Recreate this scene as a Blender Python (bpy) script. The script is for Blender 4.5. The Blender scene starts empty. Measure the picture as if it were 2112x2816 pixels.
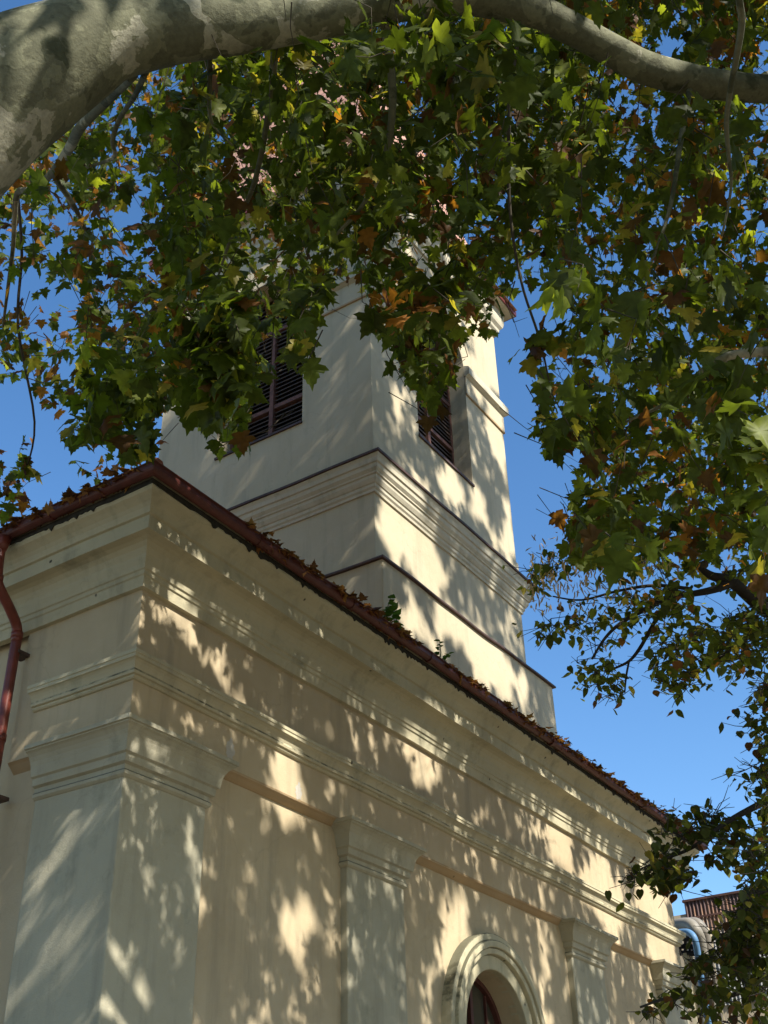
import bpy, math, random
import numpy as np
random.seed(7); RNG = np.random.default_rng(11)
SC = bpy.context.scene
COL = SC.collection
S = 0.8                      # metres per modelling unit (one pilaster width = 1 unit)

# ------------------------------------------------------------------ camera
CAMC = np.array([-6.3444, -6.5427, -3.7852]); FPX = 3198.6
_y, _p, _r = map(math.radians, (32.3623, 33.1300, -1.6549))
FW = np.array([math.cos(_p)*math.cos(_y), math.cos(_p)*math.sin(_y), math.sin(_p)])
_rt = np.array([math.sin(_y), -math.cos(_y), 0.0]); _up = np.cross(_rt, FW)
RT = math.cos(_r)*_rt + math.sin(_r)*_up; UP = -math.sin(_r)*_rt + math.cos(_r)*_up
def at(px, py, d): return CAMC + d*(FW + RT*(px-1056)/FPX - UP*(py-1408)/FPX)
def proj(X):
    q = np.asarray(X) - CAMC; z = q @ FW
    zz = np.where(np.abs(z) < 1e-6, 1e-6, z)
    return 1056 + FPX*(q @ RT)/zz, 1408 - FPX*(q @ UP)/zz, z
from mathutils import Matrix, Vector
cam = bpy.data.cameras.new('camera'); camo = bpy.data.objects.new('camera', cam); COL.objects.link(camo)
M4 = Matrix(((RT[0], UP[0], -FW[0], CAMC[0]*S), (RT[1], UP[1], -FW[1], CAMC[1]*S), (RT[2], UP[2], -FW[2], CAMC[2]*S), (0, 0, 0, 1)))
camo.matrix_world = M4
cam.sensor_fit = 'HORIZONTAL'; cam.sensor_width = 36.0; cam.lens = FPX/2112*36.0
cam.clip_start = 0.05; cam.clip_end = 3000
SC.camera = camo

# ------------------------------------------------------------------ sun, sky, exposure
SUN = Vector((-1.0, -3.2, 3.0)).normalized()       # towards the sun
EL = math.asin(SUN.z); AZ = math.atan2(SUN.x, SUN.y)
w = bpy.data.worlds.new('World'); SC.world = w; w.use_nodes = True
nt = w.node_tree; bg = nt.nodes['Background']
sky = nt.nodes.new('ShaderNodeTexSky'); sky.sky_type = 'NISHITA'; sky.sun_disc = False
sky.sun_elevation = EL; sky.sun_rotation = AZ; sky.air_density = 1.0; sky.dust_density = 0.2; sky.ozone_density = 2.5
hs = nt.nodes.new('ShaderNodeHueSaturation'); hs.inputs['Saturation'].default_value = 1.2
nt.links.new(sky.outputs[0], hs.inputs['Color']); nt.links.new(hs.outputs[0], bg.inputs[0]); bg.inputs[1].default_value = 0.12
sl = bpy.data.lights.new('sun', 'SUN'); sl.energy = 5.0; sl.angle = math.radians(0.53); sl.color = (1.0, 0.945, 0.85)
so = bpy.data.objects.new('sun', sl); COL.objects.link(so)
so.rotation_euler = SUN.to_track_quat('Z', 'Y').to_euler()
vs = SC.view_settings; vs.view_transform = 'Standard'; vs.look = 'None'; vs.exposure = 0.93; vs.gamma = 1.0; vs.use_curve_mapping = False
SC.cycles.max_bounces = 8; SC.cycles.diffuse_bounces = 4; SC.cycles.transmission_bounces = 6; SC.cycles.transparent_max_bounces = 6

# ------------------------------------------------------------------ helpers
BASE = {}
def tag(o, label=None, cat=None, group=None, kind=None):
    for k, v in (('label', label), ('category', cat), ('group', group), ('kind', kind)):
        if v: o[k] = v
    return o
def empty(name, loc):
    o = bpy.data.objects.new(name, None); COL.objects.link(o); o.location = [c*S for c in loc]
    o.empty_display_size = 0.3; BASE[o.name] = np.array(loc, float); return o
class MB:
    def __init__(s): s.v = []; s.f = []; s.sm = False
    def add(s, verts, faces):
        n = len(s.v); s.v += [tuple(map(float, q)) for q in verts]; s.f += [tuple(i+n for i in f) for f in faces]; return s
    def box(s, x0, x1, y0, y1, z0, z1):
        return s.add([(x0,y0,z0),(x1,y0,z0),(x1,y1,z0),(x0,y1,z0),(x0,y0,z1),(x1,y0,z1),(x1,y1,z1),(x0,y1,z1)],
              [(0,3,2,1),(4,5,6,7),(0,1,5,4),(1,2,6,5),(2,3,7,6),(3,0,4,7)])
    def sweep(s, prof, path, closed=False, caps=True, seg=0.0, wob=0.0):
        """prof: (out,z) bottom to top; path: xy points, interior on the left, mitred corners"""
        P = [np.array(q, float) for q in path]; n = len(P)
        nr = []
        m = n if closed else n-1
        for i in range(m):
            d = P[(i+1) % n]-P[i]; d /= np.linalg.norm(d); nr.append(np.array([d[1], -d[0]]))
        st = []   # stations: (xy, offset vector)
        for i in range(n):
            if closed: a, b = nr[i-1], nr[i % m]
            else: a, b = nr[max(i-1, 0)], nr[min(i, m-1)]
            mit = (a+b)/(1+a @ b)
            st.append((P[i], mit))
            if seg and i < m:
                L = np.linalg.norm(P[(i+1) % n]-P[i]); k = int(L/seg)
                for j in range(1, k+1):
                    t = j/(k+1); 
                    st.append((P[i]*(1-t)+P[(i+1) % n]*t, nr[i]))
        V = []; q = len(prof)
        for (c, o) in st:
            for (u, z) in prof:
                dz = 0
                if wob: dz = wob*(math.sin(c[0]*1.7+c[1]*1.3+z)+.6*math.sin(c[0]*4.1-c[1]*3.7+2*z))
                V.append((c[0]+o[0]*u, c[1]+o[1]*u, z+dz))
        F = []; ns = len(st)
        for i in range(ns if closed else ns-1):
            j = (i+1) % ns
            for k in range(q-1): F.append((i*q+k, j*q+k, j*q+k+1, i*q+k+1))
        if not closed and caps:
            F.append(tuple(range(q))); F.append(tuple((ns-1)*q+k for k in reversed(range(q))))
        return s.add(V, F)
    def tube(s, pts, rad, n=8, cap=True):
        P = [np.array(q, float) for q in pts]; R = rad if hasattr(rad, '__len__') else [rad]*len(P)
        V = []; F = []; prev = None
        for i, c in enumerate(P):
            t = P[min(i+1, len(P)-1)]-P[max(i-1, 0)]; t = t/(np.linalg.norm(t)+1e-9)
            if prev is None:
                a = np.array([0, 0, 1.0]) if abs(t[2]) < .9 else np.array([1.0, 0, 0])
                u = np.cross(a, t)
            else: u = prev - t*(prev @ t)
            u /= np.linalg.norm(u)+1e-9; prev = u; v = np.cross(t, u)
            for k in range(n):
                a = 2*math.pi*k/n; V.append(c+R[i]*(u*math.cos(a)+v*math.sin(a)))
        for i in range(len(P)-1):
            for k in range(n):
                k2 = (k+1) % n; F.append((i*n+k, i*n+k2, (i+1)*n+k2, (i+1)*n+k))
        if cap: F.append(tuple(reversed(range(n)))); F.append(tuple((len(P)-1)*n+k for k in range(n)))
        return s.add(V, F)
    def build(s, name, mat, parent=None, smooth=False, bevel=0.0, root=None):
        me = bpy.data.meshes.new(name); o = bpy.data.objects.new(name, me); COL.objects.link(o)
        b = np.zeros(3)
        if parent is not None:
            o.parent = parent; b = BASE[parent.name]
        BASE[o.name] = b
        V = (np.array(s.v)-b)*S
        me.from_pydata(V.tolist(), [], s.f); me.update()
        me.materials.append(mat)
        if smooth:
            for p in me.polygons: p.use_smooth = True
        if bevel:
            md = o.modifiers.new('bevel', 'BEVEL'); md.width = bevel*S; md.segments = 2; md.limit_method = 'ANGLE'; md.angle_limit = math.radians(40)
        return o

def spline(pts, k=6):
    P = [np.array(q, float) for q in pts]; out = []
    for i in range(len(P)-1):
        p0 = P[max(i-1, 0)]; p1 = P[i]; p2 = P[i+1]; p3 = P[min(i+2, len(P)-1)]
        for j in range(k):
            t = j/k
            out.append(.5*((2*p1)+(-p0+p2)*t+(2*p0-5*p1+4*p2-p3)*t*t+(-p0+3*p1-3*p2+p3)*t**3))
    out.append(P[-1]); return out

# ------------------------------------------------------------------ materials
def mat(name): 
    m = bpy.data.materials.new(name); m.use_nodes = True
    return m, m.node_tree.nodes, m.node_tree.links, m.node_tree.nodes['Principled BSDF']
def N(nodes, t, **kw):
    n = nodes.new(t)
    for k, v in kw.items():
        if k.startswith('i_'): n.inputs[k[2:].replace('_', ' ')].default_value = v
        else: setattr(n, k, v)
    return n
def ramp(nodes, pts):
    r = nodes.new('ShaderNodeValToRGB'); e = r.color_ramp.elements
    e[0].position, e[0].color = pts[0][0], (*pts[0][1], 1)
    e[1].position, e[1].color = pts[-1][0], (*pts[-1][1], 1)
    for p, c in pts[1:-1]:
        q = e.new(p); q.color = (*c, 1)
    return r
def g3(v): return (v, v, v)
def plaster(name, c1, c2, dirt=(.12,.12,.10), dirtamt=.35, bump=.35, speck=0.0, rough=.9, green=0.0, ledge=0.0):
    m, n, l, b = mat(name)
    tc = N(n, 'ShaderNodeTexCoord'); geo = N(n, 'ShaderNodeNewGeometry')
    a = N(n, 'ShaderNodeTexNoise', i_Scale=1.1, i_Detail=5.0, i_Roughness=.6)
    l.new(geo.outputs['Position'], a.inputs['Vector'])
    r1 = ramp(n, [(.3, c1), (.7, c2)]); l.new(a.outputs['Fac'], r1.inputs[0])
    # rain streaks: noise squeezed in z
    mp = N(n, 'ShaderNodeMapping'); mp.inputs['Scale'].default_value = (5, 5, .45)
    l.new(geo.outputs['Position'], mp.inputs[0])
    st = N(n, 'ShaderNodeTexNoise', i_Scale=1.0, i_Detail=6.0, i_Roughness=.65); l.new(mp.outputs[0], st.inputs['Vector'])
    r2 = ramp(n, [(.52, g3(0)), (.78, g3(dirtamt))]); l.new(st.outputs['Fac'], r2.inputs[0])
    mx = N(n, 'ShaderNodeMixRGB'); l.new(r2.outputs[0], mx.inputs[0]); l.new(r1.outputs[0], mx.inputs[1]); mx.inputs[2].default_value = (*dirt, 1)
    last = mx
    if green:
        gn = N(n, 'ShaderNodeTexNoise', i_Scale=3.2, i_Detail=7.0, i_Roughness=.7); l.new(geo.outputs['Position'], gn.inputs['Vector'])
        r3 = ramp(n, [(.55, g3(0)), (.72, g3(green))]); l.new(gn.outputs['Fac'], r3.inputs[0])
        m2 = N(n, 'ShaderNodeMixRGB'); l.new(r3.outputs[0], m2.inputs[0]); l.new(last.outputs[0], m2.inputs[1]); m2.inputs[2].default_value = (.10, .13, .095, 1)
        last = m2
    if speck:
        vo = N(n, 'ShaderNodeTexVoronoi', i_Scale=3.6, i_Randomness=1.0); l.new(geo.outputs['Position'], vo.inputs['Vector'])
        nn = N(n, 'ShaderNodeTexNoise', i_Scale=55.0, i_Detail=3.0); l.new(geo.outputs['Position'], nn.inputs['Vector'])
        ad = N(n, 'ShaderNodeMath', operation='MULTIPLY_ADD'); l.new(nn.outputs['Fac'], ad.inputs[0]); ad.inputs[1].default_value = .09; l.new(vo.outputs['Distance'], ad.inputs[2])
        r4 = ramp(n, [(.075, g3(speck)), (.105, g3(0))]); l.new(ad.outputs[0], r4.inputs[0])
        m3 = N(n, 'ShaderNodeMixRGB'); l.new(r4.outputs[0], m3.inputs[0]); l.new(last.outputs[0], m3.inputs[1]); m3.inputs[2].default_value = (.03, .028, .022, 1)
        last = m3
    if ledge:      # soot and moss lying on upward faces, broken up by noise
        sz = N(n, 'ShaderNodeSeparateXYZ'); l.new(geo.outputs['True Normal'], sz.inputs[0])
        ln = N(n, 'ShaderNodeTexNoise', i_Scale=9.0, i_Detail=6.0, i_Roughness=.7); l.new(geo.outputs['Position'], ln.inputs['Vector'])
        mu = N(n, 'ShaderNodeMath', operation='MULTIPLY_ADD'); l.new(ln.outputs['Fac'], mu.inputs[0]); mu.inputs[1].default_value = 1.1; l.new(sz.outputs['Z'], mu.inputs[2])
        r5 = ramp(n, [(.72, g3(0)), (.98, g3(ledge))]); l.new(mu.outputs[0], r5.inputs[0])
        m4 = N(n, 'ShaderNodeMixRGB'); l.new(r5.outputs[0], m4.inputs[0]); l.new(last.outputs[0], m4.inputs[1]); m4.inputs[2].default_value = (.06, .065, .045, 1)
        last = m4
    # hairline cracks
    cw = N(n, 'ShaderNodeTexNoise', i_Scale=2.5, i_Detail=4.0); l.new(geo.outputs['Position'], cw.inputs['Vector'])
    cm = N(n, 'ShaderNodeMixRGB'); cm.inputs[0].default_value = .45; l.new(geo.outputs['Position'], cm.inputs[1]); l.new(cw.outputs['Color'], cm.inputs[2])
    cv = N(n, 'ShaderNodeTexVoronoi', feature='DISTANCE_TO_EDGE', i_Scale=.9); l.new(cm.outputs[0], cv.inputs['Vector'])
    rc = ramp(n, [(.0015, g3(.20)), (.005, g3(0))]); l.new(cv.outputs['Distance'], rc.inputs[0])
    cg = N(n, 'ShaderNodeMath', operation='MULTIPLY'); l.new(rc.outputs[0], cg.inputs[0]); l.new(a.outputs['Fac'], cg.inputs[1])
    m5 = N(n, 'ShaderNodeMixRGB'); l.new(cg.outputs[0], m5.inputs[0]); l.new(last.outputs[0], m5.inputs[1]); m5.inputs[2].default_value = (.07, .06, .045, 1)
    last = m5
    l.new(last.outputs[0], b.inputs['Base Color'])
    b.inputs['Roughness'].default_value = rough; b.inputs['Specular IOR Level'].default_value = .15
    f = N(n, 'ShaderNodeTexNoise', i_Scale=120.0, i_Detail=4.0, i_Roughness=.6); l.new(geo.outputs['Position'], f.inputs['Vector'])
    f2 = N(n, 'ShaderNodeTexNoise', i_Scale=7.0, i_Detail=3.0); l.new(geo.outputs['Position'], f2.inputs['Vector'])
    ma = N(n, 'ShaderNodeMath', operation='MULTIPLY_ADD'); l.new(f2.outputs['Fac'], ma.inputs[0]); ma.inputs[1].default_value = 2.0; l.new(f.outputs['Fac'], ma.inputs[2])
    bp = N(n, 'ShaderNodeBump', i_Strength=bump, i_Distance=.010); l.new(ma.outputs[0], bp.inputs['Height']); l.new(bp.outputs[0], b.inputs['Normal'])
    return m
def plain(name, c, rough=.7, metal=0.0, spec=.3, var=.25, scale=6.0, bump=0.0, c2=None):
    m, n, l, b = mat(name)
    geo = N(n, 'ShaderNodeNewGeometry'); a = N(n, 'ShaderNodeTexNoise', i_Scale=scale, i_Detail=5.0, i_Roughness=.65); l.new(geo.outputs['Position'], a.inputs['Vector'])
    lo = tuple(q*(1-var) for q in c); hi = c2 or tuple(min(1, q*(1+var)) for q in c)
    r = ramp(n, [(.3, lo), (.7, hi)]); l.new(a.outputs['Fac'], r.inputs[0]); l.new(r.outputs[0], b.inputs['Base Color'])
    b.inputs['Roughness'].default_value = rough; b.inputs['Metallic'].default_value = metal; b.inputs['Specular IOR Level'].default_value = spec
    if bump:
        bp = N(n, 'ShaderNodeBump', i_Strength=bump, i_Distance=.01); l.new(a.outputs['Fac'], bp.inputs['Height']); l.new(bp.outputs[0], b.inputs['Normal'])
    return m
M_WALL = plaster('cream_plaster', (.44,.35,.22), (.52,.43,.285), dirtamt=.35, speck=0)
M_PIL = plaster('grey_white_paint', (.36,.33,.235), (.43,.40,.295), dirtamt=.38, green=.35, ledge=.6)
M_TRIM = plaster('cream_moulding_paint', (.42,.375,.25), (.52,.47,.32), dirtamt=.40, speck=.9, green=.4, ledge=.8)
M_OCHRE = plaster('ochre_string_bounce_tint', (.36,.255,.14), (.45,.325,.19), dirtamt=.2, speck=.6)  # ochre of the tower string; on the coves it paints in bounced light
M_TOWER = plaster('tower_plaster', (.47,.40,.27), (.54,.465,.325), dirtamt=.32)
M_TTRIM = plaster('tower_moulding_paint', (.48,.435,.325), (.56,.51,.39), dirtamt=.38, green=.45, ledge=.7)
M_RED = plain('dark_red_paint', (.085,.022,.016), rough=.45, spec=.35, var=.35, scale=9)
M_REDP = plain('red_downpipe_paint', (.15,.032,.02), rough=.35, spec=.45, var=.3, scale=9)
M_FLASH = plain('brown_sheet_metal', (.075,.045,.035), rough=.6, var=.4, scale=8)
M_COPPER = plain('pinkish_roof_sheet', (.50,.27,.18), rough=.6, var=.22, scale=3)
M_TILE = plain('clay_roof_tile', (.33,.11,.06), rough=.8, var=.35, scale=9, bump=.4)
M_LOUV = plain('weathered_louvre_wood', (.07,.05,.04), rough=.7, var=.4, scale=12)
M_LOUVF = plain('reddish_brown_frame_wood', (.16,.075,.055), rough=.7, var=.35, scale=10)
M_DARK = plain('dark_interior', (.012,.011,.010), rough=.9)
M_WFRAME = plain('dark_red_window_wood', (.085,.03,.024), rough=.55, var=.3, scale=9)
def glassmat():
    m, n, l, b = mat('old_window_glass')
    b.inputs['Base Color'].default_value = (.06,.055,.04,1); b.inputs['Roughness'].default_value = .12; b.inputs['Specular IOR Level'].default_value = .6
    return m
M_GLASS = glassmat()

# ------------------------------------------------------------------ ground
GZ = -5.79
gm, gn, gl, gb = mat('ground_gravel')
_g = N(gn, 'ShaderNodeNewGeometry'); _a = N(gn, 'ShaderNodeTexNoise', i_Scale=.35, i_Detail=9.0, i_Roughness=.75); gl.new(_g.outputs['Position'], _a.inputs['Vector'])
_rr = ramp(gn, [(.3, (.10,.085,.055)), (.5, (.15,.125,.085)), (.7, (.13,.10,.055))]); gl.new(_a.outputs['Fac'], _rr.inputs[0]); gl.new(_rr.outputs[0], gb.inputs['Base Color']); gb.inputs['Roughness'].default_value = .95
b_ = MB(); b_.add([(-900,-900,GZ),(900,-900,GZ),(900,900,GZ),(-900,900,GZ)], [(0,1,2,3)])
tag(b_.build('ground', gm), kind='structure')

# ------------------------------------------------------------------ church
LX = 12.32; DY = 9.5; WD = .084; WL = 1.016
church = tag(empty('church', (6.1, 4.7, GZ)), 'cream plastered church with a tall bell tower, red gutter and pilastered side wall', 'church')

def arch_panel(mb, mp, a0, a1, z0, z1, ca, half, sill, zc, depth, n=24):
    """wall panel in (a,z) with an arched hole and its reveal; mp(a,z,dep)->xyz"""
    mb.add([mp(a0,z0,0), mp(ca-half,z0,0), mp(ca-half,z1,0), mp(a0,z1,0)], [(0,1,2,3)])
    mb.add([mp(ca+half,z0,0), mp(a1,z0,0), mp(a1,z1,0), mp(ca+half,z1,0)], [(0,1,2,3)])
    if sill > z0: mb.add([mp(ca-half,z0,0), mp(ca+half,z0,0), mp(ca+half,sill,0), mp(ca-half,sill,0)], [(0,1,2,3)])
    arc = [(ca-half*math.cos(math.pi*i/n), zc+half*math.sin(math.pi*i/n)) for i in range(n+1)]
    for i in range(n):
        (p, q), (r, s_) = arc[i], arc[i+1]
        mb.add([mp(p,q,0), mp(r,s_,0), mp(r,z1,0), mp(p,z1,0)], [(0,1,2,3)])
    loop = [(ca-half, sill)]+arc+[(ca+half, sill)]
    for i in range(len(loop)):
        (p, q), (r, s_) = loop[i], loop[(i+1) % len(loop)]
        mb.add([mp(p,q,0), mp(p,q,depth), mp(r,s_,depth), mp(r,s_,0)], [(0,1,2,3)])
    return loop

# nave wall
AC, AZC, AR, ADEP = 6.07, -1.68, .74, .30
b_ = MB()
fy = lambda y: (lambda a, z, dep: (a, y+dep, z))
arch_panel(b_, fy(WD), WD, LX-WD, GZ, 1.85, AC, AR, -4.1, AZC, ADEP)
b_.add([(WD,WD,GZ),(WD,WD,1.85),(WD,DY,1.85),(WD,DY,GZ)], [(0,1,2,3)])
b_.add([(LX-WD,WD,GZ),(LX-WD,DY,GZ),(LX-WD,DY,1.85),(LX-WD,WD,1.85)], [(0,1,2,3)])
b_.add([(WD,DY,GZ),(WD,DY,1.85),(LX-WD,DY,1.85),(LX-WD,DY,GZ)], [(0,1,2,3)])
b_.add([(AC-1,WD+ADEP+.12,-5),(AC+1,WD+ADEP+.12,-5),(AC+1,WD+ADEP+.12,0),(AC-1,WD+ADEP+.12,0)], [(0,1,2,3)])
b_.build('nave_wall', M_WALL, church)
# frieze block (flush with the pilasters)
b_ = MB(); b_.sweep([(-.4,0.0),(0,0.0),(0,1.62),(-.4,1.62),(-.4,0.0)], [(0,1.415),(0,0),(LX,0),(LX,1.415)], seg=.6)
b_.build('frieze', M_WALL, church, bevel=.012)
# cove under the frieze between the pilasters; its ochre paints in warm bounced light
for x0, x1 in ((1.02, 3.10), (4.18, 8.20), (9.24, 11.28)):
    b_ = MB()
    prof = [(-.002, -.062), (.012, -.058), (.035, -.042), (.060, -.018), (.082, -.004), (.088, .012), (.082, .02)]
    b_.sweep(prof, [(x0, WD), (x1, WD)], seg=.5, wob=.003)
    b_.build('bounce_tint_cove', M_OCHRE, church)
b_ = MB(); b_.sweep([(-.002,-.09),(.03,-.06),(.06,-.025),(.088,-.004)], [(WD, 1.43), (WD, WL+.02)])
b_.build('bounce_tint_cove', M_OCHRE, church)
# pilasters
CAPP = [(.0,-.435),(.012,-.43),(.03,-.415),(.034,-.39),(.018,-.372),(.018,-.335),(.05,-.322),(.055,-.285),(.055,-.262),(.078,-.25),(.082,-.228),(.086,-.205),(.092,-.17),(.105,-.13),(.125,-.095),(.150,-.068),(.172,-.055),(.172,-.045),(.190,-.04),(.190,-.004),(.0,.012)]
def pilaster(x0, x1, dep, corner, left_wall=True):
    s_ = MB()
    s_.box(x0, x1, 0.004, dep, GZ, -.02)
    sh = s_.build('pilaster', M_PIL, church, bevel=.012)
    c_ = MB()
    if corner: path = [(x0, dep), (x0, 0.004), (x1, 0.004), (x1, WD+.05)] if corner < 0 else [(x0, WD+.05), (x0, .004), (x1, .004), (x1, dep)]
    else: path = [(x0, WD+.05), (x0, .004), (x1, .004), (x1, WD+.05)]
    c_.sweep(CAPP, path, seg=.12, wob=.004)
    c_.build('capital', M_PIL, sh)
pilaster(0.004, 1.0, WL, -1)
pilaster(3.12, 4.16, .3, 0)
pilaster(8.22, 9.22, .3, 0)
pilaster(11.30, LX-.004, WL, 1)
# architrave moulding
AP = [(-.01,.395),(.020,.40),(.032,.412),(.030,.43),(.052,.435),(.058,.455),(.052,.475),(.062,.50),(.078,.525),(.094,.54),(.110,.546),(.110,.575),(.118,.58),(.118,.612),(.102,.622),(-.01,.66)]
b_ = MB(); b_.sweep(AP, [(0,1.18),(0,0),(LX,0),(LX,1.18)], seg=.25, wob=.006); b_.build('architrave', M_TRIM, church)
# main cornice
CP = [(-.02,1.255),(.045,1.258),(.050,1.30),(.058,1.355),(.072,1.365),(.075,1.40),(.090,1.41),(.098,1.45),(.115,1.495),(.122,1.53),(.130,1.548),(.150,1.585),(.185,1.618),(.225,1.634),(.297,1.640),(.297,1.775),(.322,1.782),(.326,1.80),(.340,1.835),(.365,1.865),(.405,1.895),(.440,1.915),(.450,1.93),(.456,1.935),(.456,2.05),(.30,2.08)]
RECT = [(0,0),(LX,0),(LX,DY),(0,DY)]
b_ = MB(); b_.sweep(CP, RECT, closed=True, seg=.25, wob=.006); b_.build('cornice', M_TRIM, church)
# gutter: half round with rolled lip, joints
b_ = MB()
GR_ = .052
GP = [(.462, 2.075), (.468, 2.035)]+[(.522+GR_*math.cos(a), 2.036+GR_*math.sin(a)) for a in np.linspace(math.pi*1.05, math.pi*2, 9)]+[(.575,2.058),(.580,2.072),(.588,2.077),(.593,2.069),(.587,2.062)]
b_.sweep(GP, RECT, closed=True, seg=.3, wob=.008)
gut = b_.build('gutter', M_RED, church, smooth=False)
b_ = MB()
for x in np.arange(.9, LX, 1.55):
    b_ = MB(); b_.sweep([(u+.005*(u-.522)/.055, z-.004) for u, z in GP[1:-2]], [(x, 0), (x+.05, 0)]); b_.build('joint_sleeve', M_RED, gut)
for y in np.arange(.7, DY, 1.55):
    b_ = MB(); b_.sweep([(u+.005*(u-.522)/.055, z-.004) for u, z in GP[1:-2]], [(0, y+.05), (0, y)]); b_.build('joint_sleeve', M_RED, gut)
# black stain strip under the gutter (felt edge)
b_ = MB(); b_.sweep([(.453,1.955),(.466,1.957),(.468,2.0),(.44,2.02)], RECT, closed=True, seg=.035)
for q_ in range(0, len(b_.v), 4):
    dz = -.055*max(0, random.random()*1.6-.75)*(1 if random.random() < .6 else .3)
    for e_ in (0, 1): b_.v[q_+e_] = (b_.v[q_+e_][0], b_.v[q_+e_][1], b_.v[q_+e_][2]+dz)
b_.build('eave_dirt', plain('black_eave_dirt', (.03,.027,.02), rough=.95, var=.5, scale=30), church)
# roof
b_ = MB(); o = .46; rz = 2.10; ri = 4.0
zt = rz+.42*(ri+o)
b_.add([(-o,-o,rz),(LX+o,-o,rz),(LX+o,DY+o,rz),(-o,DY+o,rz),(ri,ri,zt),(LX-ri,ri,zt),(LX-ri,DY-ri,zt),(ri,DY-ri,zt)], [(0,1,5,4),(1,2,6,5),(2,3,7,6),(3,0,4,7),(4,5,6,7)])
rf = b_.build('roof', M_TILE, church)
for i in range(9):
    b_ = MB(); t0 = np.array([-o+.02, -o+.02, rz+.05])+i*.36*np.array([1,1,.42]); t1 = t0+.42*np.array([1,1,.42])
    b_.tube([t0, t1], [.085, .07], n=10)
    b_.build('hip_tile', M_TILE, rf, smooth=True)
# downpipe
b_ = MB()
pp = spline([(-.565,1.30,1.93),(-.565,1.30,1.80),(-.56,1.29,1.62),(-.52,1.30,1.50),(-.30,1.36,1.36),(-.16,1.41,1.26),(-.13,1.42,1.12),(-.13,1.42,.9),(-.13,1.43,-1.5),(-.13,1.43,GZ)], 5)
b_.tube(pp, .048, n=14)
dp = b_.build('downpipe', M_REDP, church, smooth=True)
b_ = MB(); b_.tube([(-.565,1.30,1.97),(-.565,1.30,1.84)], [.085,.052], n=14)
b_.build('outlet', M_REDP, dp, smooth=True)
for z in (1.55, 1.17, .2, -1.6):
    b_ = MB(); c = min(pp, key=lambda q: abs(q[2]-z)); b_.tube([c+np.array([0,0,.03]), c-np.array([0,0,.03])], .055, n=14)
    b_.build('pipe_collar', M_REDP, dp, smooth=True)
for z in (1.0, -.35, -2.5):
    b_ = MB(); b_.box(-.13, .02, 1.36, 1.50, z, z+.03); b_.build('pipe_bracket', M_FLASH, dp)
# arched window with surround
def ring(mb, ro, ri_, y0, y1, zb, n=32):
    """flat arched band from radius ri_ to ro, jambs down to zb, front y0, back y1"""
    pts = lambda r: [(AC-r, zb)]+[(AC-r*math.cos(math.pi*i/n), AZC+r*math.sin(math.pi*i/n)) for i in range(n+1)]+[(AC+r, zb)]
    A, B = pts(ro), pts(ri_); m = len(A); V = []
    for P, y in ((A,y0),(B,y0),(B,y1),(A,y1)): V += [(x, y, z) for x, z in P]
    F = []
    for i in range(m-1):
        for k in range(4):
            k2 = (k+1) % 4; F.append((k*m+i, k*m+i+1, k2*m+i+1, k2*m+i))
    mb.add(V, F)
win = MB()
ring(win, AR+.0, AR-.055, WD+ADEP-.06, WD+ADEP+.02, -4.09)
win.box(AC-.03, AC+.03, WD+ADEP-.05, WD+ADEP+.015, -4.09, AZC+AR-.05)
for z in (-1.75, -2.6, -3.4): win.box(AC-AR+.05, AC+AR-.05, WD+ADEP-.045, WD+ADEP+.012, z, z+.05)
for a in (-.38, .38): win.box(AC+a-.012, AC+a+.012, WD+ADEP-.03, WD+ADEP+.01, -4.09, AZC+math.sqrt((AR-.06)**2-a*a))
wf = win.build('window', M_WFRAME, church)
s_ = MB(); ring(s_, 1.13, 1.05, -.045, WD+.1, -4.1); ring(s_, 1.05, .97, -.085, WD+.1, -4.1); ring(s_, .97, .90, -.055, WD+.1, -4.1); ring(s_, .90, AR, 0.0, WD+.1, -4.1)
s_.build('surround', M_TRIM, wf, bevel=.012)
gl_ = MB(); n_ = 24
P_ = [(AC-AR, -4.1)]+[(AC-AR*math.cos(math.pi*i/n_), AZC+AR*math.sin(math.pi*i/n_)) for i in range(n_+1)]+[(AC+AR, -4.1)]
gl_.add([(x, WD+ADEP, z) for x, z in P_], [tuple(range(len(P_)))]); gl_.build('pane', M_GLASS, wf)
# pale repair patches on the frieze
M_FILL = plaster('pale_filler', (.42,.39,.33), (.50,.47,.41))
for cx, cz, r in ((1.27,.19,.07),(2.30,.09,.06)):
    b_ = MB()
    k = 22; V = [(cx+r*(1+.25*math.sin(3*i+cx))*math.cos(2*math.pi*i/k)*.8, -.003, cz+r*(1+.2*math.cos(5*i))*math.sin(2*math.pi*i/k)*1.4) for i in range(k)]
    b_.add(V, [tuple(range(k))]); b_.build('plaster_patch', M_FILL, church)

# ---- tower
TX, TY, TW, TL = 6.779, 1.953, 5.138, 4.975
TR = [(TX,TY),(TX+TW,TY),(TX+TW,TY+TL),(TX,TY+TL)]
Z0, ZB, ZC, ZT = 2.2, 5.30, 7.41, 14.40
CX, CY = TX+2.535, TY+2.487
b_ = MB()
ftx = lambda a, z, dep: (TX+dep, a, z)
fty = lambda a, z, dep: (a, TY+dep, z)
HW, SILL, SPR, TDEP = .995, 8.91, 11.80, .44
arch_panel(b_, fty, TX, TX+TW, Z0, ZT, CX, HW, SILL, SPR, TDEP)
arch_panel(b_, ftx, TY, TY+TL, Z0, ZT, CY, HW, SILL, SPR, TDEP)
b_.add([(TX+TW,TY,Z0),(TX+TW,TY+TL,Z0),(TX+TW,TY+TL,ZT),(TX+TW,TY,ZT)], [(0,1,2,3)])
b_.add([(TX,TY+TL,Z0),(TX,TY+TL,ZT),(TX+TW,TY+TL,ZT),(TX+TW,TY+TL,Z0)], [(0,1,2,3)])
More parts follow.
